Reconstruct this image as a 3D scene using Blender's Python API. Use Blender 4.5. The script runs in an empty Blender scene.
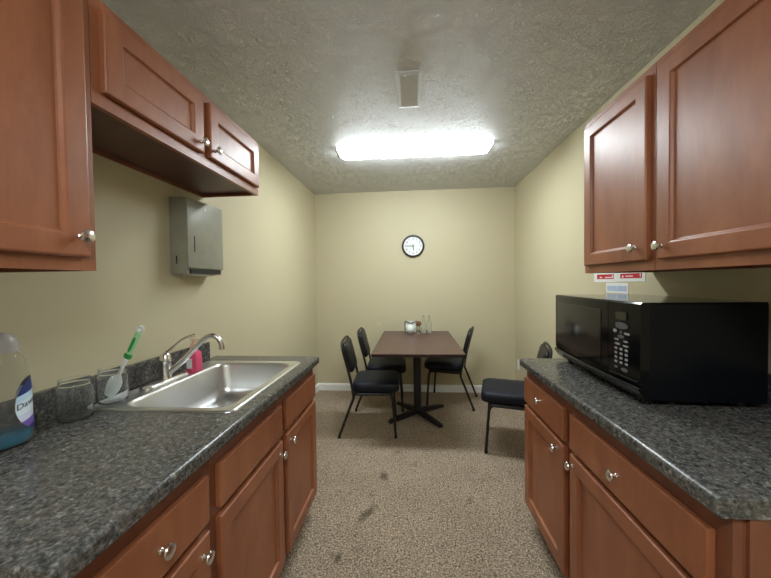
import bpy, bmesh, math, random
from mathutils import Vector, Matrix
random.seed(7)
PI = math.pi
SC = bpy.context.scene
COL = SC.collection

# ------------------------------------------------------------------ room numbers (metres)
XL, XR, D, H, YB = -1.19, 1.23, 3.83, 2.455, -1.7
CT = 0.914          # counter height

# ------------------------------------------------------------------ materials
def mat(name, col, rough=0.5, metal=0.0, coat=0.0, trans=0.0, ior=1.45, emis=None, estr=0.0, spec=0.5):
    m = bpy.data.materials.new(name); m.use_nodes = True
    b = m.node_tree.nodes['Principled BSDF']
    b.inputs['Base Color'].default_value = (*col, 1)
    b.inputs['Roughness'].default_value = rough
    b.inputs['Metallic'].default_value = metal
    b.inputs['Coat Weight'].default_value = coat
    b.inputs['Transmission Weight'].default_value = trans
    b.inputs['IOR'].default_value = ior
    b.inputs['Specular IOR Level'].default_value = spec
    if emis:
        b.inputs['Emission Color'].default_value = (*emis, 1)
        b.inputs['Emission Strength'].default_value = estr
    return m

def nd(m, t, **kw):
    n = m.node_tree.nodes.new(t)
    for k, v in kw.items():
        if hasattr(n, k): setattr(n, k, v)
        else: n.inputs[k].default_value = v
    return n
def lk(m, a, b): m.node_tree.links.new(a, b)
def bsdf(m): return m.node_tree.nodes['Principled BSDF']
def coords(m, scale=(1, 1, 1)):
    t = nd(m, 'ShaderNodeTexCoord'); mp = nd(m, 'ShaderNodeMapping')
    mp.inputs['Scale'].default_value = scale
    lk(m, t.outputs['Object'], mp.inputs['Vector'])
    return mp.outputs['Vector']
def ramp(m, src, stops):
    r = nd(m, 'ShaderNodeValToRGB')
    e = r.color_ramp.elements
    while len(e) < len(stops): e.new(0.5)
    for i, (p, c) in enumerate(stops):
        e[i].position = p; e[i].color = (*c, 1) if len(c) == 3 else c
    lk(m, src, r.inputs['Fac'])
    return r.outputs['Color']
def noise(m, vec, scale, detail=4, rough=0.5, dist=0.0):
    n = nd(m, 'ShaderNodeTexNoise'); n.inputs['Scale'].default_value = scale
    n.inputs['Detail'].default_value = detail; n.inputs['Roughness'].default_value = rough
    n.inputs['Distortion'].default_value = dist
    lk(m, vec, n.inputs['Vector']); return n.outputs['Fac']
def bump(m, h, strength, dist):
    b = nd(m, 'ShaderNodeBump'); b.inputs['Strength'].default_value = strength
    b.inputs['Distance'].default_value = dist
    lk(m, h, b.inputs['Height']); lk(m, b.outputs['Normal'], bsdf(m).inputs['Normal'])
def mixc(m, fac, a, b, mode='MIX'):
    n = nd(m, 'ShaderNodeMix'); n.data_type = 'RGBA'; n.blend_type = mode
    if isinstance(fac, (int, float)): n.inputs['Factor'].default_value = fac
    else: lk(m, fac, n.inputs['Factor'])
    for s, v in ((n.inputs[6], a), (n.inputs[7], b)):
        if isinstance(v, tuple): s.default_value = (*v, 1)
        else: lk(m, v, s)
    return n.outputs[2]
def mth(m, op, a, b=None, c=None):
    n = nd(m, 'ShaderNodeMath'); n.operation = op
    for i, v in enumerate((a, b, c)):
        if v is None: continue
        if isinstance(v, (int, float)): n.inputs[i].default_value = v
        else: lk(m, v, n.inputs[i])
    return n.outputs[0]

def m_wall():
    m = mat('khaki wall paint', (0.555, 0.498, 0.333), 0.55)
    v = coords(m); n = noise(m, v, 260, 3, 0.6)
    bump(m, n, 0.12, 0.002)
    return m
def m_ceiling():
    m = mat('textured ceiling plaster', (0.82, 0.84, 0.85), 0.5)
    v = coords(m)
    warp = nd(m, 'ShaderNodeTexNoise'); warp.inputs['Scale'].default_value = 9
    lk(m, v, warp.inputs['Vector'])
    vm = nd(m, 'ShaderNodeVectorMath'); vm.operation = 'MULTIPLY_ADD'
    lk(m, warp.outputs['Color'], vm.inputs[0]); vm.inputs[1].default_value = (0.22, 0.22, 0.22)
    lk(m, v, vm.inputs[2])
    n1 = noise(m, vm.outputs[0], 27, 2, 0.5, 2.2)
    ridge = mth(m, 'ABSOLUTE', mth(m, 'SUBTRACT', n1, 0.5))
    r = ramp(m, ridge, [(0.0, (1, 1, 1)), (0.03, (0.7, 0.7, 0.7)), (0.075, (0, 0, 0))])
    n2 = noise(m, vm.outputs[0], 85, 2, 0.5)
    patch = ramp(m, noise(m, v, 14, 2, 0.5), [(0.35, (0.65, 0.65, 0.65)), (0.65, (1, 1, 1))])
    hh = mth(m, 'MULTIPLY_ADD', n2, 0.18, mth(m, 'MULTIPLY', r, patch))
    bump(m, hh, 1.0, 0.0052)
    return m
def m_carpet():
    m = mat('mottled beige carpet', (0.3, 0.25, 0.19), 0.95, spec=0.1)
    v = coords(m)
    vo = nd(m, 'ShaderNodeTexVoronoi'); vo.inputs['Scale'].default_value = 115
    lk(m, v, vo.inputs['Vector'])
    n = noise(m, v, 112, 4, 0.78)
    c1 = ramp(m, n, [(0.38, (0.20, 0.148, 0.105)), (0.5, (0.56, 0.43, 0.31)), (0.62, (1.0, 0.84, 0.66))])
    c2 = ramp(m, vo.outputs['Distance'], [(0.0, (1, 1, 1)), (0.55, (0.8, 0.8, 0.8)), (0.9, (0.45, 0.45, 0.45))])
    c = mixc(m, 1.0, c1, c2, 'MULTIPLY')
    big = noise(m, v, 2.2, 3, 0.6)
    c = mixc(m, 0.55, c, ramp(m, big, [(0.3, (0.72, 0.70, 0.68)), (0.65, (1, 1, 1))]), 'MULTIPLY')
    # stains dropped on the carpet
    for (sx, sy, rx, ry, a, k) in [(-0.206, 2.133, 0.035, 0.05, 0.3, .7), (-0.274, 1.772, 0.03, 0.085, -0.5, .7),
                                (-0.374, 1.474, 0.022, 0.03, 0, .7), (0.343, 1.928, 0.022, 0.03, 0, .4),
                                (-0.122, 2.445, 0.04, 0.03, 0.2, .3), (-0.27, 1.93, 0.02, 0.025, 0, .3), (0.0, 2.28, 0.03, 0.02, 0, .3)]:
        tc = nd(m, 'ShaderNodeTexCoord'); mp = nd(m, 'ShaderNodeMapping'); mp.vector_type = 'TEXTURE'
        mp.inputs['Location'].default_value = (sx, sy, 0); mp.inputs['Rotation'].default_value = (0, 0, a)
        mp.inputs['Scale'].default_value = (rx, ry, 1)
        lk(m, tc.outputs['Object'], mp.inputs['Vector'])
        ln = nd(m, 'ShaderNodeVectorMath'); ln.operation = 'LENGTH'; lk(m, mp.outputs[0], ln.inputs[0])
        d = mth(m, 'MULTIPLY_ADD', noise(m, mp.outputs[0], 1.6, 3, .6), 1.6, ln.outputs['Value'])
        f = ramp(m, mth(m, 'MULTIPLY', d, .5), [(0.6, (k, k, k)), (0.98, (0, 0, 0))])
        c = mixc(m, f, c, (0.07, 0.055, 0.035))
    lk(m, c, bsdf(m).inputs['Base Color'])
    bump(m, mth(m, 'ADD', n, vo.outputs['Distance']), 1.0, 0.008)
    return m
def m_granite():
    m = mat('speckled charcoal laminate', (0.05, 0.05, 0.05), 0.22, spec=0.5)
    v = coords(m)
    n = noise(m, v, 78, 5, 0.62, 0.8)
    c1 = ramp(m, n, [(0.34, (0.030, 0.031, 0.030)), (0.48, (0.082, 0.081, 0.077)), (0.60, (0.155, 0.148, 0.138)), (0.74, (0.36, 0.34, 0.31))])
    n2 = noise(m, v, 150, 3, 0.7)
    c2 = ramp(m, n2, [(0.35, (0.45, 0.45, 0.45)), (0.65, (1.25, 1.25, 1.25))])
    c = mixc(m, 1.0, c1, c2, 'MULTIPLY')
    n3 = noise(m, v, 22, 3, 0.6)
    c = mixc(m, ramp(m, n3, [(0.5, (0, 0, 0)), (0.72, (0.5, 0.5, 0.5))]), c, (0.13, 0.105, 0.085))
    lk(m, c, bsdf(m).inputs['Base Color'])
    bump(m, n2, 0.08, 0.001)
    return m
def m_wood(name, dark, mid, lite, rough=0.42, zs=0.35, coat=0.2):
    m = mat(name, mid, rough, coat=coat)
    bsdf(m).inputs['Coat Roughness'].default_value = 0.33
    v = coords(m, (1, 1, zs))
    n = noise(m, v, 9, 5, 0.6, 0.5)
    c = ramp(m, n, [(0.3, dark), (0.52, mid), (0.72, lite)])
    v2 = coords(m, (1, 1, 0.05)); n2 = noise(m, v2, 140, 3, 0.6)
    c = mixc(m, 0.15, c, ramp(m, n2, [(0.35, (0.72, 0.70, 0.68)), (0.62, (1.05, 1.05, 1.05))]), 'MULTIPLY')
    lk(m, c, bsdf(m).inputs['Base Color'])
    return m
def m_brushed(name, col, rough, scale=(1, 60, 1), metal=1.0):
    m = mat(name, col, rough, metal)
    n = noise(m, coords(m, scale), 22, 3, 0.6)
    r = nd(m, 'ShaderNodeMapRange'); lk(m, n, r.inputs['Value'])
    r.inputs['To Min'].default_value = rough * 0.75; r.inputs['To Max'].default_value = rough * 1.35
    lk(m, r.outputs['Result'], bsdf(m).inputs['Roughness'])
    return m
def m_fleck(name, col, rough, amp=0.25, scale=60, coat=0.0, spec=0.5):
    m = mat(name, col, rough, coat=coat, spec=spec)
    n = noise(m, coords(m), scale, 3, 0.6)
    lo = tuple(c * (1 - amp) for c in col); hi = tuple(min(1, c * (1 + amp)) for c in col)
    lk(m, ramp(m, n, [(0.3, lo), (0.7, hi)]), bsdf(m).inputs['Base Color'])
    bump(m, n, 0.06, 0.001)
    return m

M = dict(
    wall=m_wall(), ceil=m_ceiling(), carpet=m_carpet(), granite=m_granite(),
    wood=m_wood('cherry stained maple', (0.25, 0.080, 0.033), (0.315, 0.108, 0.046), (0.38, 0.141, 0.062)),
    wooddark=m_wood('cherry cabinet box', (0.16, 0.052, 0.027), (0.21, 0.072, 0.037), (0.26, 0.095, 0.048), 0.4),
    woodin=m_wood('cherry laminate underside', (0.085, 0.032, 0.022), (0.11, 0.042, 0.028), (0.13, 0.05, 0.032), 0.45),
    kick=m_fleck('dark toe kick', (0.02, 0.012, 0.01), 0.6),
    table=m_wood('mahogany laminate', (0.055, 0.022, 0.018), (0.078, 0.032, 0.026), (0.105, 0.045, 0.036), 0.32, 1.0, 0.1),
    tedge=m_fleck('dark table edge', (0.03, 0.014, 0.011), 0.4),
    white=m_fleck('white trim paint', (0.86, 0.85, 0.82), 0.4, 0.03),
    nickel=m_brushed('brushed nickel', (0.74, 0.72, 0.70), 0.22),
    steel=m_brushed('stainless steel', (0.68, 0.68, 0.68), 0.30, (60, 1, 1)),
    drain=m_brushed('dull drain steel', (0.3, 0.3, 0.3), 0.4),
    black=m_fleck('black powder coat', (0.010, 0.010, 0.011), 0.38, 0.2),
    vinyl=m_fleck('navy black vinyl', (0.006, 0.008, 0.017), 0.5, 0.25, 90, spec=0.35),
    vinylback=m_fleck('black vinyl back', (0.010, 0.010, 0.011), 0.42, 0.25, 90, spec=0.4),
    mwcase=m_fleck('black enamel case', (0.003, 0.004, 0.006), 0.22, 0.2, 200, spec=0.2),
    mwgloss=m_fleck('black glossy plastic', (0.003, 0.003, 0.004), 0.09, 0.2, 200, spec=0.3),
    mwtop=m_fleck('black enamel top', (0.006, 0.006, 0.007), 0.07, 0.2, 200),
    key=m_fleck('pale grey keypad print', (0.28, 0.28, 0.29), 0.5, 0.1),
    keydim=m_fleck('dim grey keypad print', (0.09, 0.09, 0.10), 0.5, 0.1),
    lcd=m_fleck('dark olive display', (0.02, 0.02, 0.012), 0.15, 0.1),
    disp=m_fleck('grey green painted steel', (0.30, 0.295, 0.23), 0.4, 0.08, 12),
    dispdark=m_fleck('dark slot', (0.012, 0.012, 0.010), 0.6),
    paper=m_fleck('white paper', (0.75, 0.75, 0.72), 0.8, 0.03),
    face=m_fleck('white clock face', (0.82, 0.84, 0.84), 0.4, 0.02),
    rim=m_fleck('black clock rim', (0.012, 0.012, 0.012), 0.3, 0.1),
    ink=m_fleck('black print', (0.02, 0.02, 0.02), 0.6, 0.1),
    red=m_fleck('red sign print', (0.50, 0.012, 0.03), 0.45, 0.08),
    blue=m_fleck('pale blue sign print', (0.42, 0.52, 0.68), 0.45, 0.08),
    glass=mat('clear glass', (0.95, 0.97, 0.96), 0.03, trans=0.985, ior=1.3),
    plastic=mat('clear bottle plastic', (0.95, 0.95, 0.93), 0.04, trans=0.975, ior=1.18),
    liquid=mat('blue dish soap', (0.0, 0.22, 0.40), 0.03, trans=0.4, ior=1.33),
    cap=mat('clear grey cap', (0.62, 0.60, 0.60), 0.15, trans=0.45, ior=1.3),
    pink=mat('pink hand soap', (0.88, 0.12, 0.24), 0.12, trans=0.2, ior=1.33),
    peach=m_fleck('peach pump collar', (0.80, 0.45, 0.36), 0.4, 0.05),
    cream=m_fleck('cream pump head', (0.75, 0.68, 0.48), 0.4, 0.05),
    green=m_fleck('green brush grip', (0.03, 0.30, 0.05), 0.4, 0.1),
    ltgreen=m_fleck('pale green brush handle', (0.42, 0.72, 0.42), 0.4, 0.05),
    bwhite=m_fleck('white plastic', (0.80, 0.83, 0.82), 0.35, 0.03),
    gnavy=m_fleck('navy label print', (0.015, 0.02, 0.10), 0.4, 0.1),
    vent=m_fleck('grey vent enamel', (0.72, 0.76, 0.80), 0.45, 0.05),
    ventin=m_fleck('dim duct', (0.5, 0.52, 0.55), 0.7, 0.1),
    brown=m_fleck('brown spice', (0.16, 0.07, 0.025), 0.5, 0.2),
    ceramic=m_fleck('white glazed ceramic', (0.72, 0.76, 0.70), 0.2, 0.1, 40),
    almond=m_fleck('ivory outlet plastic', (0.80, 0.78, 0.68), 0.4, 0.03),
)
bsdf(M['glass']).inputs['Specular IOR Level'].default_value = 0.6
def m_lamp(name, s):
    m = mat(name, (0.9, 0.9, 0.9), 0.4, emis=(0.92, 1.0, 1.03), estr=s)
    return m
M['lamp'] = m_lamp('glowing acrylic diffuser', 26.0)
M['fill_lamp'] = m_lamp('glowing acrylic diffuser of the added fill lamp', 21.0)  # glow of the fill fixture added out of view
def m_label():
    m = mat('dish soap label', (0.8, 0.85, 0.9), 0.35)
    tc = nd(m, 'ShaderNodeTexCoord'); sx = nd(m, 'ShaderNodeSeparateXYZ'); lk(m, tc.outputs['Object'], sx.inputs[0])
    s = mth(m, 'MULTIPLY_ADD', sx.outputs['Y'], -0.25, sx.outputs['Z'])
    r = ramp(m, mth(m, 'MULTIPLY', s, 5.0), [(0.0, (0.02, 0.02, 0.14)), (0.22, (0.16, 0.09, 0.42)), (0.32, (0.68, 0.72, 0.88)),
                                            (0.42, (0.75, 0.86, 0.93)), (0.60, (0.55, 0.75, 0.90)), (0.68, (0.02, 0.03, 0.17))])
    for n in m.node_tree.nodes:
        if n.type == 'VALTORGB': n.color_ramp.interpolation = 'CONSTANT'
    lk(m, r, bsdf(m).inputs['Base Color'])
    return m
M['label'] = m_label()

# ------------------------------------------------------------------ object helpers
def rootloc(o):
    v = Vector((0, 0, 0))
    while o: v += o.location; o = o.parent
    return v
def obj(name, bm, m, parent=None, local=False, smooth=False, at=None, ang=0.6):
    """links bm as ONE mesh object; verts are in world metres unless local"""
    me = bpy.data.meshes.new(name)
    bmesh.ops.recalc_face_normals(bm, faces=bm.faces)
    if not local:
        off = rootloc(parent) if parent else (Vector(at) if at else None)
        if off is None:
            c = [v.co for v in bm.verts]
            off = Vector(((min(p.x for p in c) + max(p.x for p in c)) / 2, (min(p.y for p in c) + max(p.y for p in c)) / 2, min(p.z for p in c)))
        for v in bm.verts: v.co -= off
    bm.to_mesh(me); bm.free()
    mats = m if isinstance(m, (list, tuple)) else [m]
    for k in mats: me.materials.append(k)
    if smooth:
        for p in me.polygons: p.use_smooth = True
        try: me.set_sharp_from_angle(angle=ang)
        except Exception: pass
    o = bpy.data.objects.new(name, me); COL.objects.link(o)
    if parent: o.parent = parent
    elif not local: o.location = off
    return o
def tag(o, label, cat, group=None):
    o['label'] = label; o['category'] = cat
    if group: o['group'] = group
    return o
def thing(name, label, cat, loc=(0, 0, 0), rz=0, group=None):
    o = bpy.data.objects.new(name, None); COL.objects.link(o)
    o.empty_display_size = 0.1
    o.location = loc; o.rotation_euler = (0, 0, rz)
    return tag(o, label, cat, group)
def struct(name, bm, m):
    o = obj(name, bm, m, at=(0, 0, 0)); o['kind'] = 'structure'; return o
def copy_tree(o, parent=None):
    c = o.copy(); COL.objects.link(c); c.parent = parent
    for ch in list(o.children): copy_tree(ch, c)
    return c

def B(): return bmesh.new()
def box(bm, x0, x1, y0, y1, z0, z1, bev=0.0, seg=2, mi=0):
    vs = [bm.verts.new((x, y, z)) for x in (x0, x1) for y in (y0, y1) for z in (z0, z1)]
    fs = [bm.faces.new([vs[i] for i in f]) for f in ((0, 1, 3, 2), (4, 6, 7, 5), (0, 4, 5, 1), (2, 3, 7, 6), (0, 2, 6, 4), (1, 5, 7, 3))]
    for f in fs: f.material_index = mi
    if bev > 0:
        es = list({e for f in fs for e in f.edges})
        bmesh.ops.bevel(bm, geom=es, offset=bev, segments=seg, affect='EDGES', profile=0.5)
    return bm
def bx(*a, **k): return box(B(), *a, **k)
def ring_loft(bm, rings, cap0=True, cap1=True, closed=True):
    rr = [[bm.verts.new(p) for p in r] for r in rings]
    n = len(rr[0])
    for a, b in zip(rr, rr[1:]):
        for i in range(n if closed else n - 1):
            j = (i + 1) % n
            bm.faces.new((a[i], a[j], b[j], b[i]))
    if cap0: bm.faces.new(rr[0][::-1])
    if cap1: bm.faces.new(rr[-1])
    return rr
def rrect(cx, cy, hx, hy, r, z, n=6):
    out = []
    r = min(r, hx - 1e-4, hy - 1e-4)
    for (sx, sy, a0) in ((1, 1, 0), (-1, 1, PI / 2), (-1, -1, PI), (1, -1, 1.5 * PI)):
        for k in range(n + 1):
            a = a0 + PI / 2 * k / n
            out.append(Vector((cx + sx * (hx - r) + r * math.cos(a), cy + sy * (hy - r) + r * math.sin(a), z)))
    return out
def lathe(bm, prof, c=(0, 0, 0), n=28, sx=1, sy=1, axis='z', cap0=True, cap1=True):
    rings = []
    for (r, z) in prof:
        ring = []
        for k in range(n):
            a = 2 * PI * k / n
            p = (r * math.cos(a) * sx, r * math.sin(a) * sy, z)
            if axis == 'x': p = (z, p[0], p[1])
            if axis == '-x': p = (-z, p[0], p[1])
            if axis == 'y': p = (p[0], z, p[1])
            if axis == '-y': p = (p[0], -z, p[1])
            ring.append(Vector(p) + Vector(c))
        rings.append(ring)
    ring_loft(bm, rings, cap0, cap1)
    return bm
def tube(bm, pts, r, n=10, smooth_pts=True, cyc=False):
    """round tube through pts; r a number or one per point"""
    pts = [Vector(p) for p in pts]
    rs = r if isinstance(r, (list, tuple)) else [r] * len(pts)
    if smooth_pts and len(pts) > 2:
        q, qr = [], []
        for i in range(len(pts) - 1):
            p0 = pts[max(i - 1, 0)]; p1 = pts[i]; p2 = pts[i + 1]; p3 = pts[min(i + 2, len(pts) - 1)]
            for k in range(5):
                t = k / 5
                q.append(0.5 * ((2 * p1) + (-p0 + p2) * t + (2 * p0 - 5 * p1 + 4 * p2 - p3) * t * t + (-p0 + 3 * p1 - 3 * p2 + p3) * t ** 3))
                qr.append(rs[i] * (1 - t) + rs[i + 1] * t)
        q.append(pts[-1]); qr.append(rs[-1]); pts, rs = q, qr
    rings = []; prev = None
    for i, p in enumerate(pts):
        d = (pts[min(i + 1, len(pts) - 1)] - pts[max(i - 1, 0)]).normalized()
        if prev is None:
            u = d.cross(Vector((0, 0, 1)))
            if u.length < 0.05: u = d.cross(Vector((1, 0, 0)))
            u.normalize()
        else:
            u = (prev - d * prev.dot(d)).normalized()
        prev = u; w = d.cross(u)
        rings.append([p + rs[i] * (math.cos(2 * PI * k / n) * u + math.sin(2 * PI * k / n) * w) for k in range(n)])
    ring_loft(bm, rings)
    return bm
def xf(bm, mtx):
    bmesh.ops.transform(bm, matrix=mtx, verts=bm.verts); return bm
def text_bm(s, size, depth=0.0005, align='CENTER'):
    cu = bpy.data.curves.new('t', 'FONT'); cu.body = s; cu.size = size; cu.extrude = depth
    cu.align_x = align; cu.align_y = 'CENTER'; cu.resolution_u = 3
    o = bpy.data.objects.new('t', cu); COL.objects.link(o)
    dg = bpy.context.evaluated_depsgraph_get(); dg.update()
    me = bpy.data.meshes.new_from_object(o.evaluated_get(dg))
    bm = B(); bm.from_mesh(me)
    bpy.data.objects.remove(o); bpy.data.curves.remove(cu); bpy.data.meshes.remove(me)
    return bm

# ------------------------------------------------------------------ room shell
struct('floor', bx(XL - .1, XR + .1, YB - .1, D + .1, -0.1, 0), M['carpet'])
struct('ceiling', bx(XL - .1, XR + .1, YB - .1, D + .1, H, H + 0.1), M['ceil'])
struct('wall_left', bx(XL - .1, XL, YB, D, 0, H), M['wall'])
struct('wall_right', bx(XR, XR + .1, YB, D, 0, H), M['wall'])
struct('wall_back', bx(XL - .1, XR + .1, D, D + .1, 0, H), M['wall'])
struct('wall_front', bx(XL - .1, XR + .1, YB - .1, YB, 0, H), M['wall'])
def baseboard(name, ax, p, a, b, sgn):
    prof = [(0, 0), (0.014, 0), (0.014, 0.070), (0.010, 0.082), (0.004, 0.088), (0, 0.088)]
    bm = B(); rings = []
    for t in (a, b):
        rings.append([Vector((p + sgn * u, t, z)) if ax == 'x' else Vector((t, p + sgn * u, z)) for u, z in prof])
    ring_loft(bm, rings); struct(name, bm, M['white'])
baseboard('baseboard_back', 'y', D, XL, XR, -1)
baseboard('baseboard_left', 'x', XL, 1.80, D - .0142, 1)
baseboard('baseboard_right', 'x', XR, 1.79, D - .0142, -1)

# ------------------------------------------------------------------ cabinet pieces
def door_bms(y0, y1, z0, z1, xb, s, stile=0.057, t=0.019):
    """door in the plane x = xb, front towards s; returns frame bm and panel bm"""
    def ring(iy, xx): return [Vector((xx, y0 + iy, z0 + iy)), Vector((xx, y1 - iy, z0 + iy)), Vector((xx, y1 - iy, z1 - iy)), Vector((xx, y0 + iy, z1 - iy))]
    f = B(); st = min(stile, (z1 - z0) * 0.3)
    ring_loft(f, [ring(st + .004, xb), ring(0, xb), ring(0, xb + s * (t - .004)), ring(.0025, xb + s * (t - .001)), ring(.006, xb + s * t), ring(st - .003, xb + s * t),
                  ring(st + .001, xb + s * (t - .002)), ring(st + .005, xb + s * (t - .010)), ring(st + .010, xb + s * (t - .0125)), ring(st + .010, xb + s * .001), ring(st + .004, xb)], False, False)
    p = B()
    a = st + .0095
    box(p, min(xb + s * .002, xb + s * (t - .0120)), max(xb + s * .002, xb + s * (t - .0120)), y0 + a, y1 - a, z0 + a, z1 - a)
    return f, p
def knob_bm(x, y, z, s):
    bm = B()
    ax = 'x' if s > 0 else '-x'
    prof = [(0.0075, 0), (0.0075, .003), (0.005, .006), (0.0045, .012), (0.007, .016), (0.0145, .019), (0.0165, .0225), (0.0155, .026), (0.010, .0285), (0.003, .0295)]
    lathe(bm, prof, (x, y, z), 20, axis=ax)
    return bm
def door(parent, y0, y1, z0, z1, xb, s, knob=None, name='door', panel=True):
    if panel:
        f, p = door_bms(y0, y1, z0, z1, xb, s)
        d = obj(name, f, M['wood'], parent)
        obj('door_panel', p, M['wood'], d)
    else:
        f = bx(min(xb, xb + s * .019), max(xb, xb + s * .019), y0, y1, z0, z1, bev=.003, seg=2)
        d = obj(name, f, M['wood'], parent)
    if knob: obj('knob', knob_bm(xb + s * .019, knob[0], knob[1], s), M['nickel'], d, smooth=True)
    return d
def face_frame(y0, y1, z0, z1, xf_, s, rails, stiles, w=0.038, t=0.019):
    """one mesh: outer stiles, given inner stiles (y centre) and rails (z0,z1)"""
    bm = B(); x0, x1 = sorted((xf_, xf_ - s * t))
    box(bm, x0, x1, y0, y0 + w, z0, z1); box(bm, x0, x1, y1 - w, y1, z0, z1)
    for c in stiles: box(bm, x0, x1, c - w / 2, c + w / 2, z0 + .001, z1 - .001)
    for a, b in rails: box(bm, x0 + .0003, x1 - .0003, y0 + w - .002, y1 - w + .002, a, b)
    return bm
def carcass_base(y0, y1, xw, xf_, s, top=0.874, kick=0.10):
    bm = B(); x0, x1 = sorted((xw, xf_ - s * .0195)); t = .016
    box(bm, x0, x1, y0, y0 + t, kick, top); box(bm, x0, x1, y1 - t, y1, kick, top)
    box(bm, x0, x1, y0 + t, y1 - t, kick, kick + t)
    xb = xw + s * .003
    box(bm, min(xb, xb + s * .006), max(xb, xb + s * .006), y0 + t, y1 - t, kick + t, top)
    return bm
def toe(y0, y1, xw, xf_, s):
    a = xw + s * .01; b = xf_ - s * .075
    return bx(min(a, b), max(a, b), y0 + .001, y1 - .001, 0, .0995)

XFL = -.585; XFR = .631          # face frame planes of the base cabinets
GL, GR = 'base cabinets under the sink counter', 'base cabinets under the microwave counter'
# left, sink base
c = thing('base_cabinet', 'cherry wood cabinet with two doors and two blank drawer fronts, below the steel sink', 'cabinet', ((XL + XFL) / 2, 1.315, 0))
obj('cabinet_body', carcass_base(.838, 1.785, XL + .002, XFL, 1), M['wooddark'], c)
obj('face_frame', face_frame(.838, 1.785, .10, .874, XFL, 1, [(.10, .135), (.66, .70), (.80, .874)], [1.331]), M['wooddark'], c)
obj('toe_kick', toe(.838, 1.785, XL, XFL, 1), M['kick'], c)
door(c, .862, 1.306, .118, .662, XFL, 1, (1.275, .615))
door(c, 1.352, 1.772, .118, .662, XFL, 1, (1.385, .625))
door(c, .862, 1.306, .688, .818, XFL, 1, None, 'drawer_front', False)
door(c, 1.352, 1.772, .688, .818, XFL, 1, None, 'drawer_front', False)
# left, drawer base
c = thing('base_cabinet', 'cherry cabinet with knobbed drawer over a door, near end of the sink counter', 'cabinet', ((XL + XFL) / 2, .635, 0))
obj('cabinet_body', carcass_base(.435, .836, XL + .002, XFL, 1), M['wooddark'], c)
obj('face_frame', face_frame(.435, .836, .10, .874, XFL, 1, [(.10, .135), (.66, .70), (.80, .874)], []), M['wooddark'], c)
obj('toe_kick', toe(.435, .836, XL, XFL, 1), M['kick'], c)
door(c, .458, .812, .118, .662, XFL, 1, (.775, .618))
door(c, .458, .812, .688, .818, XFL, 1, (.640, .753), 'drawer', False)
# right, far
c = thing('base_cabinet', 'narrower cherry cabinet with drawer and door, far end of the microwave counter', 'cabinet', ((XR + XFR) / 2, 1.535, 0))
obj('cabinet_body', carcass_base(1.297, 1.775, XR - .002, XFR, -1), M['wooddark'], c)
obj('face_frame', face_frame(1.297, 1.775, .10, .874, XFR, -1, [(.10, .135), (.66, .70), (.80, .874)], []), M['wooddark'], c)
obj('toe_kick', toe(1.297, 1.775, XR, XFR, -1), M['kick'], c)
door(c, 1.320, 1.765, .118, .662, XFR, -1, (1.375, .628))
door(c, 1.320, 1.765, .684, .818, XFR, -1, (1.545, .765), 'drawer', False)
# right, near
c = thing('base_cabinet', 'wider cherry cabinet with long drawer and door, near end of the microwave counter', 'cabinet', ((XR + XFR) / 2, .98, 0))
obj('cabinet_body', carcass_base(.665, 1.295, XR - .002, XFR, -1), M['wooddark'], c)
obj('face_frame', face_frame(.665, 1.295, .10, .874, XFR, -1, [(.10, .135), (.66, .70), (.80, .874)], []), M['wooddark'], c)
obj('toe_kick', toe(.665, 1.295, XR, XFR, -1), M['kick'], c)
door(c, .698, 1.272, .118, .662, XFR, -1, (1.243, .628))
door(c, .698, 1.272, .684, .818, XFR, -1, (.985, .752), 'drawer', False)
obj('end_panel', bx(.655, 1.222, .6575, .6645, .10, .874), M['wooddark'], c)

# wall cabinets
def wallcab(label, y0, y1, z0, z1, xw, xf_, s, doors, stiles):
    c = thing('wall_cabinet', label, 'cabinet', ((xw + xf_) / 2, (y0 + y1) / 2, z0))
    bm = B(); a, b = sorted((xw, xf_ - s * .0195)); t = .013
    box(bm, a, b, y0, y0 + t, z0, z1); box(bm, a, b, y1 - t, y1, z0, z1)
    box(bm, a, b, y0 + t, y1 - t, z1 - t, z1)
    xb = xw; box(bm, min(xb, xb + s * .006), max(xb, xb + s * .006), y0 + t, y1 - t, z0, z1 - t)
    obj('cabinet_body', bm, M['wooddark'], c)
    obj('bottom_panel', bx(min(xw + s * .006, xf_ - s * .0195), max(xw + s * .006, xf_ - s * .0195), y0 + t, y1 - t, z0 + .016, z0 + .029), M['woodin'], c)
    obj('face_frame', face_frame(y0, y1, z0, z1, xf_, s, [(z0 + .0003, z0 + .038), (z1 - .038, z1 - .0003)], stiles), M['wood'], c)
    for (a, b, za, zb, k) in doors: door(c, a, b, za, zb, xf_, s, k)
    return c
XUL, XUR = -.862, .904
wallcab('tall cherry wood wall cabinet at the left edge, its door filling the upper left corner', .19, .790, 1.388, 2.150, XL + .001, XUL, 1,
        [(.235, .764, 1.423, 2.118, (.734, 1.474))], [])
wallcab('short two-door cherry wood wall cabinet mounted high above the sink', .792, 1.720, 1.848, 2.150, XL + .001, XUL, 1,
        [(.818, 1.236, 1.888, 2.118, (1.212, 1.925)), (1.276, 1.702, 1.888, 2.118, (1.302, 1.925))], [1.256])
wallcab('narrow single-door cherry wood wall cabinet, farthest one on the right wall', 1.241, 1.710, 1.378, 2.140, XR - .001, XUR, -1,
        [(1.264, 1.690, 1.416, 2.108, (1.315, 1.468))], [])
wallcab('wide cherry wood wall cabinet above the near half of the microwave', .60, 1.239, 1.378, 2.140, XR - .001, XUR, -1,
        [(.625, 1.212, 1.416, 2.108, (1.186, 1.463))], [])

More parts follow.
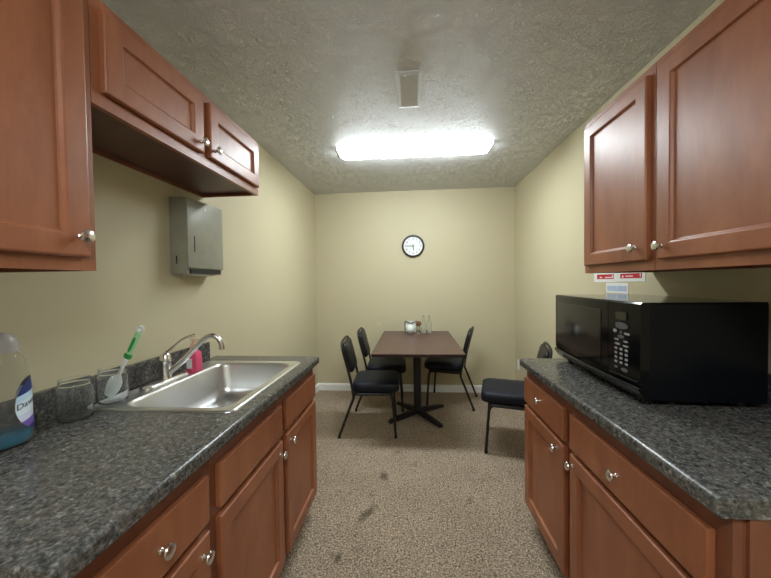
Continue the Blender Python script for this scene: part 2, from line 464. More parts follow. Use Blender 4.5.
# ------------------------------------------------------------------ worktops
def edge_profile(xf_, xw, s, z1=CT, z0=CT - .040, r=.013):
    pr = [(xw, z0), (xf_, z0)]
    pr = [Vector((xw, 0, z0)), Vector((xf_ - s * .004, 0, z0)), Vector((xf_, 0, z0 + .004))]
    for k in range(7):
        a = PI / 2 * k / 6
        pr.append(Vector((xf_ - s * r + s * r * math.cos(a), 0, z1 - r + r * math.sin(a))))
    pr.append(Vector((xw, 0, z1)))
    return pr
def prism_y(bm, prof, y0, y1):
    ring_loft(bm, [[p + Vector((0, y0, 0)) for p in prof], [p + Vector((0, y1, 0)) for p in prof]])
def endcap(bm, xf_, xw, s, y, dy):   # little rounded end
    r = .010
    prof = edge_profile(xf_, xw, s)
    cx = 0
    inner = [p + Vector((0, y, 0)) for p in prof]
    mid = []
    for p in prof:
        q = p.copy(); q.y = y + dy * .7
        mid.append(q)
    out = []
    for p in prof:
        q = p.copy(); q.y = y + dy
        if q.z > CT - .02: q.z -= .003
        if abs(q.x - xf_) < .012: q.x -= s * .004
        out.append(q)
    ring_loft(bm, [inner, mid, out], False, True)
# sink opening in the left top
SX0, SX1, SY0, SY1 = -1.058, -.625, 1.015, 1.640
bm = B(); xfL = -.548; xw = XL + .0005
y0, y1 = .432, 1.787
prism_y(bm, edge_profile(xfL, SX1, 1), y0, y1); endcap(bm, xfL, SX1, 1, y0, -.01); endcap(bm, xfL, SX1, 1, y1, .01)
box(bm, xw, SX0, y0 - .01, y1 + .01, CT - .040, CT)
box(bm, SX0, SX1, y0 - .01, SY0, CT - .040, CT)
box(bm, SX0, SX1, SY1, y1 + .01, CT - .040, CT)
bmesh.ops.remove_doubles(bm, verts=bm.verts, dist=1e-5)
t = thing('worktop', 'long grey speckled laminate worktop with low backsplash, holding the sink', 'worktop', (-.87, 1.11, CT - .040))
obj('counter_slab', bm, M['granite'], t, smooth=True, ang=.5)
obj('backsplash', bx(xw, xw + .020, y0, 1.715, CT + .0003, CT + .100, bev=.003), M['granite'], t)
t = thing('worktop', 'dark grey speckled laminate worktop carrying the black microwave', 'worktop', (.91, 1.21, CT - .040))
bm = B(); xfR = .594
prism_y(bm, edge_profile(xfR, XR - .0005, -1), .664, 1.773); endcap(bm, xfR, XR - .0005, -1, .664, -.01); endcap(bm, xfR, XR - .0005, -1, 1.773, .01)
obj('counter_slab', bm, M['granite'], t, smooth=True, ang=.5)
obj('backsplash', bx(XR - .0205, XR - .0005, .664, 1.773, CT + .0003, CT + .100, bev=.003), M['granite'], t)

# ------------------------------------------------------------------ sink
t = thing('kitchen_sink', 'single-bowl stainless steel sink set into the left worktop', 'sink', (-.87, 1.33, CT))
bm = B()
ocx, ocy, ohx, ohy = -.876, 1.327, .272, .338
bcx, bcy, bhx, bhy = -.843, 1.325, .199, .300
R = []
R.append(rrect(ocx, ocy, ohx, ohy, .030, CT + .0005))
R.append(rrect(ocx, ocy, ohx - .002, ohy - .002, .029, CT + .0045))
R.append(rrect(ocx, ocy, ohx - .007, ohy - .007, .026, CT + .0065))
R.append(rrect(ocx, ocy, ohx - .012, ohy - .012, .024, CT + .0045))
R.append(rrect(bcx, bcy, bhx + .012, bhy + .012, .068, CT + .0035))
R.append(rrect(bcx, bcy, bhx + .006, bhy + .006, .064, CT + .0045))
R.append(rrect(bcx, bcy, bhx, bhy, .060, CT + .001))
R.append(rrect(bcx, bcy, bhx - .004, bhy - .004, .058, CT - .010))
R.append(rrect(bcx, bcy, bhx - .012, bhy - .012, .056, CT - .12))
R.append(rrect(bcx, bcy, bhx - .020, bhy - .020, .055, CT - .150))
R.append(rrect(bcx, bcy, bhx - .038, bhy - .038, .050, CT - .166))
R.append(rrect(bcx, bcy, bhx - .070, bhy - .070, .050, CT - .170))
R.append(rrect(bcx, bcy, .045, .045, .0449, CT - .174))
ring_loft(bm, R, False, True)
obj('basin', bm, M['steel'], t, smooth=True, ang=1.0)
bm = B(); lathe(bm, [(.044, CT - .1735), (.044, CT - .1705), (.036, CT - .1700), (.032, CT - .1725), (.012, CT - .1725), (.010, CT - .1660), (.004, CT - .1650)], (bcx, bcy, 0), 24)
obj('drain', bm, M['drain'], t, smooth=True)

# faucet
fx, fy, dz = -1.098, 1.300, CT + .0046
t = thing('faucet', 'brushed nickel single-lever faucet with arched spout behind the sink bowl', 'faucet', (fx, fy, dz))
bm = B()
ring_loft(bm, [rrect(fx, fy, .027, .125, .026, dz), rrect(fx, fy, .027, .125, .026, dz + .006), rrect(fx, fy, .023, .121, .022, dz + .011), rrect(fx, fy, .016, .114, .015, dz + .013)])
obj('base_plate', bm, M['nickel'], t, smooth=True)
bm = B(); lathe(bm, [(.0255, dz + .012), (.0235, dz + .018), (.0225, dz + .085), (.0240, dz + .088), (.0240, dz + .094), (.0225, dz + .100), (.019, dz + .118), (.012, dz + .127), (.003, dz + .130)], (fx, fy, 0), 26)
obj('valve_body', bm, M['nickel'], t, smooth=True)
bm = B()
tube(bm, [(fx + .018, fy + .004, .962), (fx + .070, fy + .012, 1.004), (fx + .125, fy + .02, 1.063), (fx + .165, fy + .026, 1.103), (fx + .198, fy + .03, 1.117),
          (fx + .226, fy + .034, 1.106), (fx + .241, fy + .036, 1.080), (fx + .243, fy + .037, 1.055)], [.0135, .0125, .0115, .011, .011, .011, .0115, .0125], 14)
obj('spout', bm, M['nickel'], t, smooth=True)
bm = B()
tube(bm, [(fx, fy, dz + .122), (fx + .012, fy + .028, dz + .145), (fx + .03, fy + .06, dz + .172), (fx + .046, fy + .085, dz + .184), (fx + .066, fy + .105, dz + .188)], [.008, .006, .005, .0055, .008], 10)
obj('lever', bm, M['nickel'], t, smooth=True)

# ------------------------------------------------------------------ things round the sink
# pink hand soap
sx, sy = -1.082, 1.462; t = thing('soap_dispenser', 'small pink hand soap pump bottle standing behind the faucet spout', 'soap bottle', (sx, sy, dz))
bm = B(); ring_loft(bm, [rrect(sx, sy, .026, .034, .016, dz + .0003), rrect(sx, sy, .027, .034, .016, dz + .006), rrect(sx, sy, .026, .033, .016, dz + .055),
                         rrect(sx, sy, .024, .031, .016, dz + .090), rrect(sx, sy, .014, .014, .0139, dz + .106), rrect(sx, sy, .013, .013, .0129, dz + .112)])
obj('bottle', bm, M['pink'], t, smooth=True)
bm = B(); box(bm, sx - .014, sx + .014, sy - .0360, sy - .0335, dz + .020, dz + .068, bev=.001, seg=1); obj('label_patch', bm, M['bwhite'], t)
bm = B(); lathe(bm, [(.015, dz + .112), (.016, dz + .116), (.015, dz + .134), (.007, dz + .140), (.006, dz + .152)], (sx, sy, 0), 18)
obj('collar', bm, M['peach'], t, smooth=True)
bm = B(); tube(bm, [(sx - .014, sy, dz + .156), (sx, sy, dz + .159), (sx + .02, sy, dz + .159), (sx + .042, sy, dz + .154)], [.009, .009, .006, .005], 10)
obj('pump_head', bm, M['cream'], t, smooth=True)

def jar(x, y, z, r, h, label):
    bm = B(); w = .0022
    prof = [(.004, 0), (r * .82, 0), (r * .95, .005), (r, .016), (r, h * .70), (r * .95, h * .78), (r * .86, h * .83), (r * .86, h * .86), (r * .89, h * .87), (r * .89, h * .895), (r * .86, h * .905), (r * .86, h),
            (r * .86 - w, h), (r * .86 - w, h * .83), (r * .95 - w, h * .775), (r - w, h * .69), (r - w, .018), (r * .93 - w, .009), (r * .8 - w, .0055), (.004, .005)]
    lathe(bm, prof, (x, y, z), 36)
    o = obj('jar', bm, M['glass'], smooth=True, at=(x, y, z), ang=1.0)
    return tag(o, label, 'jar')
jar(-1.100, .925, CT + .0004, .046, .132, 'clear open jar standing on the worktop beside the blue dish soap')
jar(-1.098, 1.052, CT + .0072, .046, .125, 'clear open jar on the sink corner holding the dish brush')

# dish brush leaning in the second jar
p0 = Vector((-1.114, 1.050, .941)); p1 = Vector((-.981, 1.060, 1.200))
t = thing('dish_brush', 'white and green dish wand standing upside down in the jar by the faucet', 'dish brush', tuple(p0))
ax = (p1 - p0).normalized(); side = Vector((0, 1, 0)).cross(ax).normalized(); nrm = ax.cross(side)
def brush_piece(st, m, name, flat=.4, n=16):
    bm = B(); rings = []
    for (s, w, th) in st:
        c0 = p0 + ax * s
        rings.append([c0 + side * (w * math.cos(2 * PI * k / n)) + nrm * (th * math.sin(2 * PI * k / n)) for k in range(n)])
    ring_loft(bm, rings); return obj(name, bm, m, t, smooth=True)
brush_piece([(0, .012, .006), (.004, .018, .010), (.03, .025, .012), (.052, .027, .012), (.07, .024, .010), (.085, .012, .007), (.092, .006, .005)], M['bwhite'], 'scrub_head')
brush_piece([(.088, .006, .005), (.13, .006, .005), (.160, .007, .006)], M['bwhite'], 'neck')
brush_piece([(.158, .012, .007), (.162, .015, .009), (.172, .015, .009), (.176, .012, .008)], M['green'], 'grip_band')
h = brush_piece([(.172, .009, .007), (.20, .012, .008), (.235, .014, .008), (.262, .012, .006)], M['ltgreen'], 'handle')
bm = B()
c0 = p0 + ax * .215 - nrm * .0062
bb = [(-.030, .003), (-.02, .0055), (.015, .0055), (.028, .003)]
ring_loft(bm, [[c0 + ax * s + side * w - nrm * .002, c0 + ax * s + side * w + nrm * .0025, c0 + ax * s - side * w + nrm * .0025, c0 + ax * s - side * w - nrm * .002] for s, w in bb])
obj('grip_inlay', bm, M['green'], h)
bm = B(); pts = [p0 + ax * (.277 + .010 * math.cos(a)) + side * (.009 * math.sin(a)) for a in [2 * PI * k / 18 for k in range(19)]]
tube(bm, pts, .0048, 8, False); obj('hanging_loop', bm, M['bwhite'], t, smooth=True)

# blue dish soap bottle
bxc, byc = -1.110, .755
t = thing('dish_soap_bottle', 'clear bottle with a little blue dish soap left, cut off by the left edge', 'bottle', (bxc, byc, CT + .0004))
bm = B()
RP = [(.004, 0), (.044, 0), (.053, .006), (.0555, .020), (.0545, .045), (.052, .075), (.052, .11), (.052, .15), (.050, .18), (.045, .210), (.038, .238), (.030, .250), (.026, .254)]
prof = RP + [(r - .0015, z) for r, z in RP[::-1][:-3]] + [(.0505, .007), (.042, .002), (.004, .002)]
lathe(bm, prof, (0, 0, 0), 40, sx=.94, sy=1.0)
bo = obj('bottle', bm, M['plastic'], t, local=True, smooth=True, ang=1.2)
bm = B(); lathe(bm, [(.004, .0026), (.041, .0026), (.0495, .009), (.0525, .020), (.0508, .036), (.004, .036)], (0, 0, 0), 40, sx=.94, sy=1)
obj('liquid', bm, M['liquid'], bo, local=True, smooth=True, ang=.8)
bm = B(); lathe(bm, [(.026, .2545), (.031, .2555), (.031, .276), (.027, .290), (.018, .303), (.010, .308), (.003, .309)], (0, 0, 0), 26, sx=.94)
obj('cap', bm, M['cap'], t, local=True, smooth=True)
def rad(z):
    for (r0, z0), (r1, z1) in zip(RP[2:], RP[3:]):
        if z0 <= z <= z1: return r0 + (r1 - r0) * (z - z0) / (z1 - z0)
    return .05
view = math.atan2(-byc, -bxc)          # towards the camera, seen from the bottle
for sgn in (1, -1):
    bm = B(); cdir = view + sgn * PI / 2; zc, hz = .108, .075
    N, K = 20, 16; rings = []
    for i in range(N + 1):
        z = zc - hz * math.cos(PI * i / N); hw = math.radians(68) * math.sqrt(max(0.0004, 1 - ((z - zc) / hz) ** 2)); r = rad(z) + .0006
        rings.append([Vector((.94 * r * math.cos(cdir + hw * (2 * k / K - 1)), r * math.sin(cdir + hw * (2 * k / K - 1)), z)) for k in range(K + 1)])
    ring_loft(bm, rings, False, False, closed=False)
    lab = obj('front_label' if sgn > 0 else 'back_label', bm, M['label'], bo, local=True, smooth=True)
    if sgn > 0:
        tb = text_bm('Dawn', .023, .0002)
        for v in tb.verts:
            u, w, e = v.co.x, v.co.y, v.co.z
            a = cdir + u / .052 - .62; z = .112 + w + u * .25; r = rad(z) + .0011 + e
            v.co = Vector((.94 * r * math.cos(a), r * math.sin(a), z))
        obj('label_lettering', tb, M['gnavy'], t, local=True)

# ------------------------------------------------------------------ paper towel dispenser
dx0, dx1, dy0, dy1, dz0, dz1 = XL + .0005, -1.092, 1.457, 1.738, 1.402, 1.782
t = thing('paper_towel_dispenser', 'grey-green metal paper towel dispenser mounted on the left wall', 'dispenser', (XL + .05, 1.6, dz0))
bm = B()
prof = [Vector((dx0, 0, dz0)), Vector((dx1 - .012, 0, dz0)), Vector((dx1 - .012, 0, dz1 - .004)), Vector((dx1 - .03, 0, dz1)), Vector((dx0, 0, dz1))]
prism_y(bm, prof, dy0, dy1); obj('dispenser_case', bm, M['disp'], t)
obj('front_cover', bx(dx1 - .012, dx1, dy0 - .003, dy1 + .003, dz0 + .028, dz1 - .002, bev=.004), M['disp'], t, smooth=True)
obj('towel_slot', bx(dx1 - .0118, dx1 - .004, dy0 + .02, dy1 - .02, dz0 + .004, dz0 + .024), M['dispdark'], t)
obj('paper_towel', bx(dx1 - .07, dx1 - .02, dy0 + .05, dy1 - .05, dz0 - .008, dz0 - .0004), M['paper'], t)
obj('level_window', bx(dx1 - .002, dx1 + .0008, dy0 + .040, dy0 + .047, dz0 + .11, dz0 + .19), M['dispdark'], t)
obj('side_slot', bx(dx0 + .030, dx0 + .037, dy0 - .0008, dy0 + .002, dz0 + .05, dz0 + .09), M['dispdark'], t)
bm = B(); lathe(bm, [(.009, 0), (.009, .002), (.006, .003), (.001, .003)], (dx1, dy0 + .13, dz1 - .04), 16, axis='x'); obj('lock', bm, M['bwhite'], t, smooth=True)

# ------------------------------------------------------------------ microwave (local: x = front normal is -x)
mwL = (.757, 1.110, CT)
rz = -math.atan2(.022, .66)
t = thing('microwave_oven', 'large black countertop microwave oven with keypad, on the right worktop', 'microwave', mwL, rz)
W_, DP, ZB, ZT = .668, .388, .020, .352
obj('oven_case', bx(.035, DP, .002, W_ - .002, ZB, ZT - .003, bev=.004), M['mwcase'], t, local=True)
obj('top_cover', bx(.030, DP - .002, .003, W_ - .003, ZT - .0028, ZT, bev=.001, seg=1), M['mwtop'], t, local=True)
def bow(y): return -.014 * math.sin(PI * min(1, max(0, y / W_)))
def front_slab(y0, y1, z0, z1, xa, xb, n=14, bev=True):
    bm = B(); rings = []
    for k in range(n + 1):
        y = y0 + (y1 - y0) * k / n; b = bow(y)
        r_ = .006
        rings.append([Vector((xb, y, z0)), Vector((xa + b + r_, y, z0)), Vector((xa + b, y, z0 + r_)), Vector((xa + b, y, z1 - r_)), Vector((xa + b + r_, y, z1)), Vector((xb, y, z1))])
    ring_loft(bm, rings); return bm
pY = .165
d = obj('door', front_slab(pY + .002, W_, ZB + .045, ZT, .006, .0345), M['mwgloss'], t, local=True, smooth=True, ang=.5)
bm = front_slab(pY + .045, W_ - .035, ZB + .075, ZT - .035, .0040, .0058, bev=False)
obj('door_window', bm, M['mwtop'], d, local=True, smooth=True, ang=.5)
pnl = obj('control_panel', front_slab(0, pY - .001, ZB + .045, ZT, .006, .0345, 6), M['mwgloss'], t, local=True, smooth=True, ang=.5)
# sloping lower lip
bm = B(); rings = []
for k in range(19):
    y = W_ * k / 18; b = bow(y)
    rings.append([Vector((.0345, y, ZB + .0005)), Vector((.022, y, ZB + .0005)), Vector((.006 + b * .8, y, ZB + .022)), Vector((-.001 + b, y, ZB + .040)), Vector((.006 + b, y, ZB + .0445)), Vector((.0345, y, ZB + .0445))])
ring_loft(bm, rings); obj('lower_lip', bm, M['mwgloss'], t, local=True, smooth=True, ang=.4)
def pad(y, z, w, h, m, name='key', el=False):
    y += .015; bm = B(); x = .0055 + bow(y)
    n = 16 if el else 4
    rings = []
    pts = [(w / 2 * math.cos(2 * PI * k / 16), h / 2 * math.sin(2 * PI * k / 16)) for k in range(16)] if el else [(-w / 2, -h / 2), (w / 2, -h / 2), (w / 2, h / 2), (-w / 2, h / 2)]
    for xx in (x + .001, x - .0012): rings.append([Vector((xx, y + a, z + b)) for a, b in pts])
    ring_loft(bm, rings); obj(name, bm, m, pnl, local=True)
pad(.078, .298, .062, .028, M['lcd'], 'display')
pad(.078, .262, .080, .024, M['keydim'], el=True)
pad(.110, .240, .020, .013, M['key'], el=True); pad(.078, .238, .012, .012, M['keydim'], el=True); pad(.048, .236, .026, .007, M['key'])
pad(.078, .222, .036, .013, M['keydim'], el=True)
for (y, z, w) in ((.102, .209, .026), (.054, .207, .024), (.096, .193, .030), (.054, .191, .030)): pad(y, z, w, .007, M['key'], el=True)
for r_ in range(4):
    for c_ in range(3): pad(.104 - c_ * .027, .176 - r_ * .0165, .013, .008, M['key'])
pad(.104, .106, .020, .010, M['keydim'], el=True); pad(.060, .104, .036, .014, M['keydim'], el=True)
bm = front_slab(.012, pY - .012, ZB + .050, ZB + .066, .0035, .0055, 6)
obj('door_release', bm, M['mwtop'], pnl, local=True)
for (fx_, fy_) in ((.06, .05), (.06, W_ - .05), (DP - .04, .05), (DP - .04, W_ - .05)):
    bm = B(); lathe(bm, [(.014, .0004), (.014, .010), (.011, .0204)], (fx_, fy_, 0), 14); obj('foot', bm, M['black'], t, local=True, smooth=True)
bm = B(); tube(bm, [(DP - .001, .20, .12), (DP + .022, .17, .10), (DP + .026, .08, .06), (DP + .028, .0, .012), (DP + .026, -.10, .006), (DP + .022, -.2, .006)], .0035, 8)
obj('power_cord', bm, M['black'], t, local=True, smooth=True)

# ------------------------------------------------------------------ stickers on the right wall
def sticker(y0, y1, z0, z1, m, label, marks, mg=.014, mz=None):
    mz = mz or mg
    t = thing('wall_sign', label, 'sign', (XR, (y0 + y1) / 2, z0))
    x = XR - .0005
    obj('backing', bx(x - .0015, x, y0, y1, z0, z1), M['bwhite'], t)
    obj('printed_panel', bx(x - .0022, x - .0015, y0 + mg, y1 - mg, z0 + mz, z1 - mz - .004), m, t)
    for (a, b, c_, d_) in marks:
        obj('printed_mark', bx(x - .0028, x - .0022, y0 + a, y0 + b, z0 + c_, z0 + d_), M['bwhite'], t)
sticker(1.755, 1.974, 1.331, 1.400, M['red'], 'white sign with a red panel on the right wall, nearer of the red pair', [(.030, .036, .026, .044), (.090, .150, .028, .034), (.168, .180, .024, .034)], .022, .019)
sticker(1.976, 2.215, 1.328, 1.400, M['red'], 'white sign with a red panel on the right wall, farther of the red pair', [(.040, .050, .024, .042), (.055, .12, .026, .032), (.150, .175, .026, .034)], .034, .019)
sticker(1.885, 2.085, 1.262, 1.322, M['blue'], 'small white and pale blue sign just above the microwave', [(.09, .094, .016, .044)], .012)

# ------------------------------------------------------------------ outlet
t = thing('power_outlet', 'ivory power outlet low on the right wall near the far corner', 'outlet', (XR, 3.72, .31))
obj('cover_plate', bx(XR - .0065, XR - .0005, 3.685, 3.755, .310, .425, bev=.002), M['almond'], t)
for zz in (.342, .392): 
    bm = B(); lathe(bm, [(.016, .0065), (.016, .0085), (.002, .0085)], (XR, 3.72, zz), 16, axis='-x'); obj('socket', bm, M['almond'], t)

# ------------------------------------------------------------------ clock
t = thing('wall_clock', 'round white wall clock with black rim on the far wall', 'clock', (.025, D, 1.650))
cz = 1.783; cr = .136
bm = B(); lathe(bm, [(cr - .022, .0), (cr, .0005), (cr, .020), (cr - .006, .030), (cr - .014, .031), (cr - .021, .022), (cr - .022, .010)], (.025, D - .0005, cz), 48, axis='-y', cap0=False, cap1=False)
obj('rim', bm, M['rim'], t, smooth=True)
bm = B(); lathe(bm, [(cr - .021, .002), (cr - .021, .009), (.001, .009)], (.025, D - .0005, cz), 48, axis='-y'); obj('clock_face', bm, M['face'], t)
for k in range(1, 13):
    a = PI / 2 - 2 * PI * k / 12
    nb = text_bm(str(k), .030, .0003); xf(nb, Matrix.Rotation(PI / 2, 4, 'X'))
    xf(nb, Matrix.Translation((.025 + .088 * math.cos(a), D - .0100, cz + .088 * math.sin(a))))
    obj('numeral', nb, M['ink'], t)
def hand(ang, ln, w, name, yy):
    bm = box(B(), -.018, ln, -.0008, .0008, -w, w); a = PI / 2 - ang
    xf(bm, Matrix.Translation((.025, yy, cz)) @ Matrix.Rotation(-a, 4, 'Y')); obj(name, bm, M['ink'], t)
hand(2 * PI * (5.75 / 12), .052, .004, 'hour_hand', D - .0125)
hand(2 * PI * .75, .080, .003, 'minute_hand', D - .0145)
bm = B(); lathe(bm, [(.006, .010), (.006, .0165), (.002, .017)], (.025, D, cz), 14, axis='-y'); obj('hub', bm, M['ink'], t)

# ------------------------------------------------------------------ ceiling vent
t = thing('ceiling_vent', 'small grey rectangular air vent in the ceiling', 'vent', (0, 1.835, H))
vx0, vx1, vy0, vy1 = -.067, .067, 1.665, 2.005
bm = B()
def fr(ix, z): return [Vector((vx0 + ix, vy0 + ix, z)), Vector((vx1 - ix, vy0 + ix, z)), Vector((vx1 - ix, vy1 - ix, z)), Vector((vx0 + ix, vy1 - ix, z))]
ring_loft(bm, [fr(0, H - .0006), fr(.002, H - .006), fr(.017, H - .010), fr(.020, H - .009), fr(.020, H - .0006)], False, False)
obj('frame', bm, M['vent'], t)
obj('backing', bx(vx0 + .02, vx1 - .02, vy0 + .02, vy1 - .02, H - .0024, H - .0006), M['ventin'], t)
for k in range(16):
    y = vy0 + .030 + k * .0187
    b_ = bx(vx0 + .020, vx1 - .020, -.008, .008, -.0005, .0005); xf(b_, Matrix.Translation((0, y, H - .0068)) @ Matrix.Rotation(-.12, 4, 'X')); obj('louvre', b_, M['vent'], t)
obj('damper_lever', bx(-.03, -.008, vy0 + .022, vy0 + .03, H - .016, H - .0095), M['bwhite'], t)

# ------------------------------------------------------------------ fluorescent ceiling fixture, and an added fill copy
def fixture(cx, cy, rzz, label, lm, drop=0):
    t = thing('ceiling_light', label, 'light', (cx, cy, H - drop), rzz)
    hl, hw = .622, .100
    obj('housing', bx(-hl, hl, -hw + .03, hw - .03, -.0145, -.0005), M['white'], t, local=True)
    for s in ((-1, 1) if drop else ()):  # rods only on the added fill fixture
        obj('hanging_rod', bx(s * .4 - .004, s * .4 + .004, -.004, .004, -.0004, drop - .0004), M['white'], t, local=True)
    prof = []
    for (y, z) in ((-hw + .001, -.002), (-hw, -.004), (-hw + .010, -.016), (-hw + .050, -.040), (0, -.050), (hw - .050, -.040), (hw - .010, -.016), (hw, -.004), (hw - .001, -.002)):
        prof.append((y, z))
    bm = B(); rings = []
    for x, k in ((-hl - .004, .35), (-hl + .012, .75), (-hl + .038, 1.0), (hl - .038, 1.0), (hl - .012, .75), (hl + .004, .35)):
        rings.append([Vector((x, y * (.97 + .03 * k), -.002 + (z + .002) * k)) for y, z in prof])
    ring_loft(bm, rings)
    obj('diffuser', bm, lm, t, local=True, smooth=True, ang=.7)
    for s in (-1, 1):
        obj('end_cap', bx(min(s * (hl + .0045), s * (hl + .009)), max(s * (hl + .0045), s * (hl + .009)), -hw - .004, hw + .004, -.016, -.0005, bev=.001, seg=1), M['white'], t, local=True)
fixture(.030, 2.652, math.radians(.6), 'long lit fluorescent ceiling fixture above the dining table end', M['lamp'])
fixture(.030, -.40, 0.0, 'added unseen fill light, shaped as a fluorescent fixture on rods behind the camera', M['fill_lamp'], .20)  # unseen fixture added to brighten the foreground and upper cabinets

# ------------------------------------------------------------------ dining table
tx, ty = .047, 3.148
t = thing('dining_table', 'rectangular mahogany-brown laminate table on a black pedestal, against the far wall', 'table', (tx, ty, 0))
obj('tabletop', bx(tx - .384, tx + .384, ty - .602, ty + .602, .728, .757, bev=.004), [M['table']], t)
obj('edge_band', (lambda b: (ring_loft(b, [rrect(tx, ty, .3855, .6035, .004, z, 2) for z in (.7315, .7535)], False, False), b)[1])(B()), M['tedge'], t)
obj('top_plate', bx(tx - .20, tx + .20, ty - .20, ty + .20, .715, .7275, bev=.002, seg=1), M['black'], t)
obj('pedestal_column', (lambda b: (ring_loft(b, [rrect(tx, ty, .038, .038, .03, z) for z in (.05, .7148)]), b)[1])(B()), M['black'], t, smooth=True, ang=.8)
bm = B()
for k in range(4):
    a = math.radians(-52 + 90 * k)
    dvec = Vector((math.cos(a), math.sin(a), 0)); nv = Vector((-dvec.y, dvec.x, 0)); rings = []
    for (s, w, z0, z1) in ((.0, .030, .030, .062), (.12, .028, .022, .056), (.25, .024, .012, .042), (.33, .021, .008, .032), (.352, .015, .008, .026)):
        p = Vector((tx, ty, 0)) + dvec * s
        rings.append([p - nv * w + Vector((0, 0, z0)), p + nv * w + Vector((0, 0, z0)), p + nv * w * .8 + Vector((0, 0, z1)), p - nv * w * .8 + Vector((0, 0, z1))])
    arm = B(); ring_loft(arm, rings); obj('base_foot', arm, M['black'], t)
    g = B(); lathe(g, [(.016, .0003), (.016, .009)], tuple(Vector((tx, ty, 0)) + dvec * .325), 12); obj('glide', g, M['black'], t)

# ------------------------------------------------------------------ chairs (local: faces +x, origin on the floor)
def make_chair(name, label, loc, rz):
    t = thing(name, label, 'chair', loc, rz, None)
    hw = .205
    bm = B()
    sc = .055
    S = [rrect(sc, 0, .195, .200, .05, .396), rrect(sc, 0, .205, .212, .06, .403), rrect(sc, 0, .208, .216, .065, .440), rrect(sc, 0, .204, .212, .065, .464), rrect(sc, 0, .188, .196, .06, .475), rrect(sc, 0, .11, .12, .05, .480)]
    ring_loft(bm, S); obj('seat', bm, M['vinyl'], t, local=True, smooth=True, ang=1.0)
    # backrest pad built flat then leaned
    bm = B()
    ring_loft(bm, [rrect(0, 0, .125, .165, .05, -.012), rrect(0, 0, .135, .176, .055, -.006), rrect(0, 0, .137, .178, .055, .010), rrect(0, 0, .130, .170, .05, .022), rrect(0, 0, .07, .10, .04, .027)])
    lean = math.atan2(.105, .42)
    # pad x axis -> up, z axis -> forward
    mx = Matrix.Translation((-.197, 0, .682)) @ Matrix.Rotation(-lean, 4, 'Y') @ Matrix(((0, 0, 1, 0), (0, 1, 0, 0), (1, 0, 0, 0), (0, 0, 0, 1)))
    xf(bm, mx); obj('backrest', bm, M['vinylback'], t, local=True, smooth=True, ang=1.0)
    r = .0112
    bm = B()
    tube(bm, [(-.135, -hw, .345), (-.160, -hw, .50), (-.216, -hw + .004, .72), (-.231, -hw + .012, .786), (-.238, -hw + .055, .823), (-.242, 0, .832),
              (-.238, hw - .055, .823), (-.231, hw - .012, .786), (-.216, hw - .004, .72), (-.160, hw, .50), (-.135, hw, .345)], r, 10)
    obj('back_frame', bm, M['black'], t, local=True, smooth=True)
    bm = B()
    box(bm, -.13, .20, -hw - .004, -hw + .012, .368, .3955); box(bm, -.13, .20, hw - .012, hw + .004, .368, .3955)
    box(bm, .185, .200, -hw + .012, hw - .012, .368, .3955); box(bm, -.13, -.115, -hw + .012, hw - .012, .368, .3955)
    obj('seat_frame', bm, M['black'], t, local=True)
    for s in (-1, 1):
        y = s * (hw + .004)
        bm = B(); tube(bm, [(-.10, y, .382), (.13, y, .382), (.178, y, .374), (.198, y, .342), (.206, y, .27), (.225, y, .012)], [r] * 6, 10)
        l = obj('leg', bm, M['black'], t, local=True, smooth=True)
        g = B(); lathe(g, [(.013, .0003), (.014, .006), (.013, .024)], (.2245, y, 0), 12); obj('glide', g, M['black'], l, local=True)
        bm = B(); tube(bm, [(-.132, y, .375), (-.140, y, .335), (-.175, y, .25), (-.268, y, .012)], [r] * 4, 10)
        l = obj('leg', bm, M['black'], t, local=True, smooth=True)
        g = B(); lathe(g, [(.013, .0003), (.014, .006), (.013, .024)], (-.266, y, 0), 12); obj('glide', g, M['black'], l, local=True)
    return t
ch = make_chair('dining_chair', 'black vinyl metal chair nearest the sink counter, left side of the table', (-.385, 2.862, 0), math.radians(3))
def place(loc, rz, label):
    c_ = copy_tree(ch); c_.location = loc; c_.rotation_euler = (0, 0, rz); c_['label'] = label
place((-.335, 3.425, 0), math.radians(2), 'black metal chair at the left side of the table, behind the nearest left one')
place((.425, 3.545, 0), math.radians(165), 'black metal chair on the right side of the dining table')
place((.837, 2.615, 0), math.radians(165), 'black chair by the right wall partly hidden by the microwave counter end')

# ------------------------------------------------------------------ things on the table
TT = .757 + .0004
nx, ny = -.012, 3.640
t = thing('napkin_holder', 'black wire napkin holder filled with white napkins on the dining table', 'napkin holder', (nx, ny, TT))
bm = B()
for s in (-1, 1):
    y = ny + s * .026
    tube(bm, [(nx - .068, y, TT + .003), (nx - .068, y, TT + .12), (nx - .04, y, TT + .128), (nx, y, TT + .112), (nx + .04, y, TT + .128), (nx + .068, y, TT + .12), (nx + .068, y, TT + .003)], .004, 8)
box(bm, nx - .072, nx + .072, ny - .03, ny + .03, TT, TT + .004)
obj('wire_frame', bm, M['black'], t, smooth=True)
bm = B()
for k in range(5): box(bm, nx - .060 + random.uniform(-.004, .004), nx + .060 + random.uniform(-.004, .004), ny - .019 + k * .0078, ny - .0125 + k * .0078, TT + .005, TT + .135 + random.uniform(-.008, .008))
obj('napkins', bm, M['paper'], t)
x_, y_ = -.018, 3.560
t = thing('sugar_bowl', 'round white lidded sugar bowl in front of the napkin holder', 'bowl', (x_, y_, TT))
bm = B(); lathe(bm, [(.022, 0), (.026, .004), (.042, .020), (.050, .045), (.047, .068), (.040, .080)], (x_, y_, TT), 28); obj('bowl_body', bm, M['ceramic'], t, smooth=True)
bm = B(); lathe(bm, [(.041, .0803), (.036, .090), (.018, .098), (.007, .100), (.009, .108), (.003, .112)], (x_, y_, TT), 28); obj('lid', bm, M['ceramic'], t, smooth=True)
x_, y_ = .074, 3.575
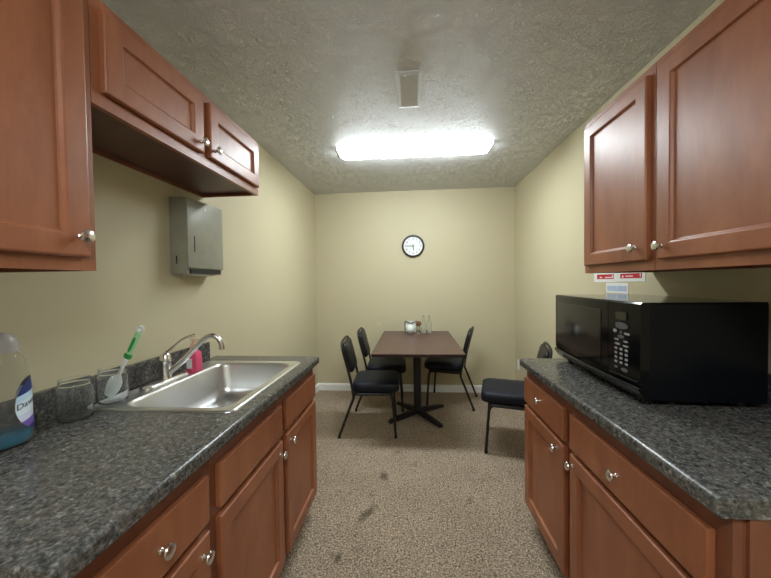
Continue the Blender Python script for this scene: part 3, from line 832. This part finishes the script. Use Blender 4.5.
t = thing('spice_jar', 'small glass spice jar with brown contents beside the napkin holder', 'jar', (x_, y_, TT))
bm = B(); lathe(bm, [(.018, 0), (.022, .004), (.022, .075), (.016, .085), (.014, .088)], (x_, y_, TT), 22); obj('glass_body', bm, M['glass'], t, smooth=True)
bm = B(); lathe(bm, [(.017, .088), (.026, .095), (.030, .112), (.026, .130), (.015, .140), (.003, .142)], (x_, y_, TT), 22); obj('stopper', bm, M['brown'], t, smooth=True)
def cruet(x_, y_, label, h=.19):
    t = thing('glass_cruet', label, 'cruet', (x_, y_, TT))
    w = .002
    prof = [(.003, 0), (.027, 0), (.030, .006), (.030, .09), (.023, .12), (.013, .145), (.010, h - .012), (.014, h - .008), (.014, h), (.010, h), (.008, h - .014), (.010, .145), (.021, .118), (.028, .088), (.028, .010), (.003, .006)]
    bm = B(); lathe(bm, prof, (x_, y_, TT), 24); obj('glass_body', bm, M['glass'], t, smooth=True, ang=1)
    bm = B(); lathe(bm, [(.003, .0065), (.0255, .0105), (.0250, .035), (.003, .035)], (x_, y_, TT), 24); obj('contents', bm, M['paper'], t, smooth=True, ang=.8)
    bm = B(); lathe(bm, [(.0135, h + .0003), (.0135, h + .006), (.006, h + .012), (.002, h + .014)], (x_, y_, TT), 16); obj('stopper', bm, M['nickel'], t, smooth=True)
cruet(.134, 3.60, 'slim clear glass cruet next to the brown-topped spice jar')
cruet(.197, 3.615, 'slim clear glass cruet standing farthest right on the dining table')

# ------------------------------------------------------------------ camera (solved from the room's corners)
f, yaw, pitch, roll, hc = 312.2135, .0831, -.0213, -.0138, 1.3458
import os
cy, sy_ = math.cos(yaw), math.sin(yaw)
fw = Vector((-sy_ * math.cos(pitch), cy * math.cos(pitch), math.sin(pitch)))
r = Vector((cy, sy_, 0)); u = r.cross(fw)
r2 = math.cos(roll) * r + math.sin(roll) * u; u2 = -math.sin(roll) * r + math.cos(roll) * u
cam = bpy.data.cameras.new('camera'); cam.sensor_width = 36; cam.lens = f / 771 * 36; cam.clip_start = .02
co = bpy.data.objects.new('camera', cam); COL.objects.link(co)
mw = Matrix((( r2.x, u2.x, -fw.x, 0), (r2.y, u2.y, -fw.y, 0), (r2.z, u2.z, -fw.z, hc), (0, 0, 0, 1)))
co.matrix_world = mw
SC.camera = co

# ------------------------------------------------------------------ world and colour
w = bpy.data.worlds.new('room dark'); w.use_nodes = True
w.node_tree.nodes['Background'].inputs['Color'].default_value = (0.02, 0.02, 0.02, 1)
w.node_tree.nodes['Background'].inputs['Strength'].default_value = 0.0
SC.world = w
SC.view_settings.view_transform = 'Standard'
SC.view_settings.look = 'None'
SC.view_settings.exposure = 0.85
SC.view_settings.gamma = 1.0
SC.view_settings.use_curve_mapping = False
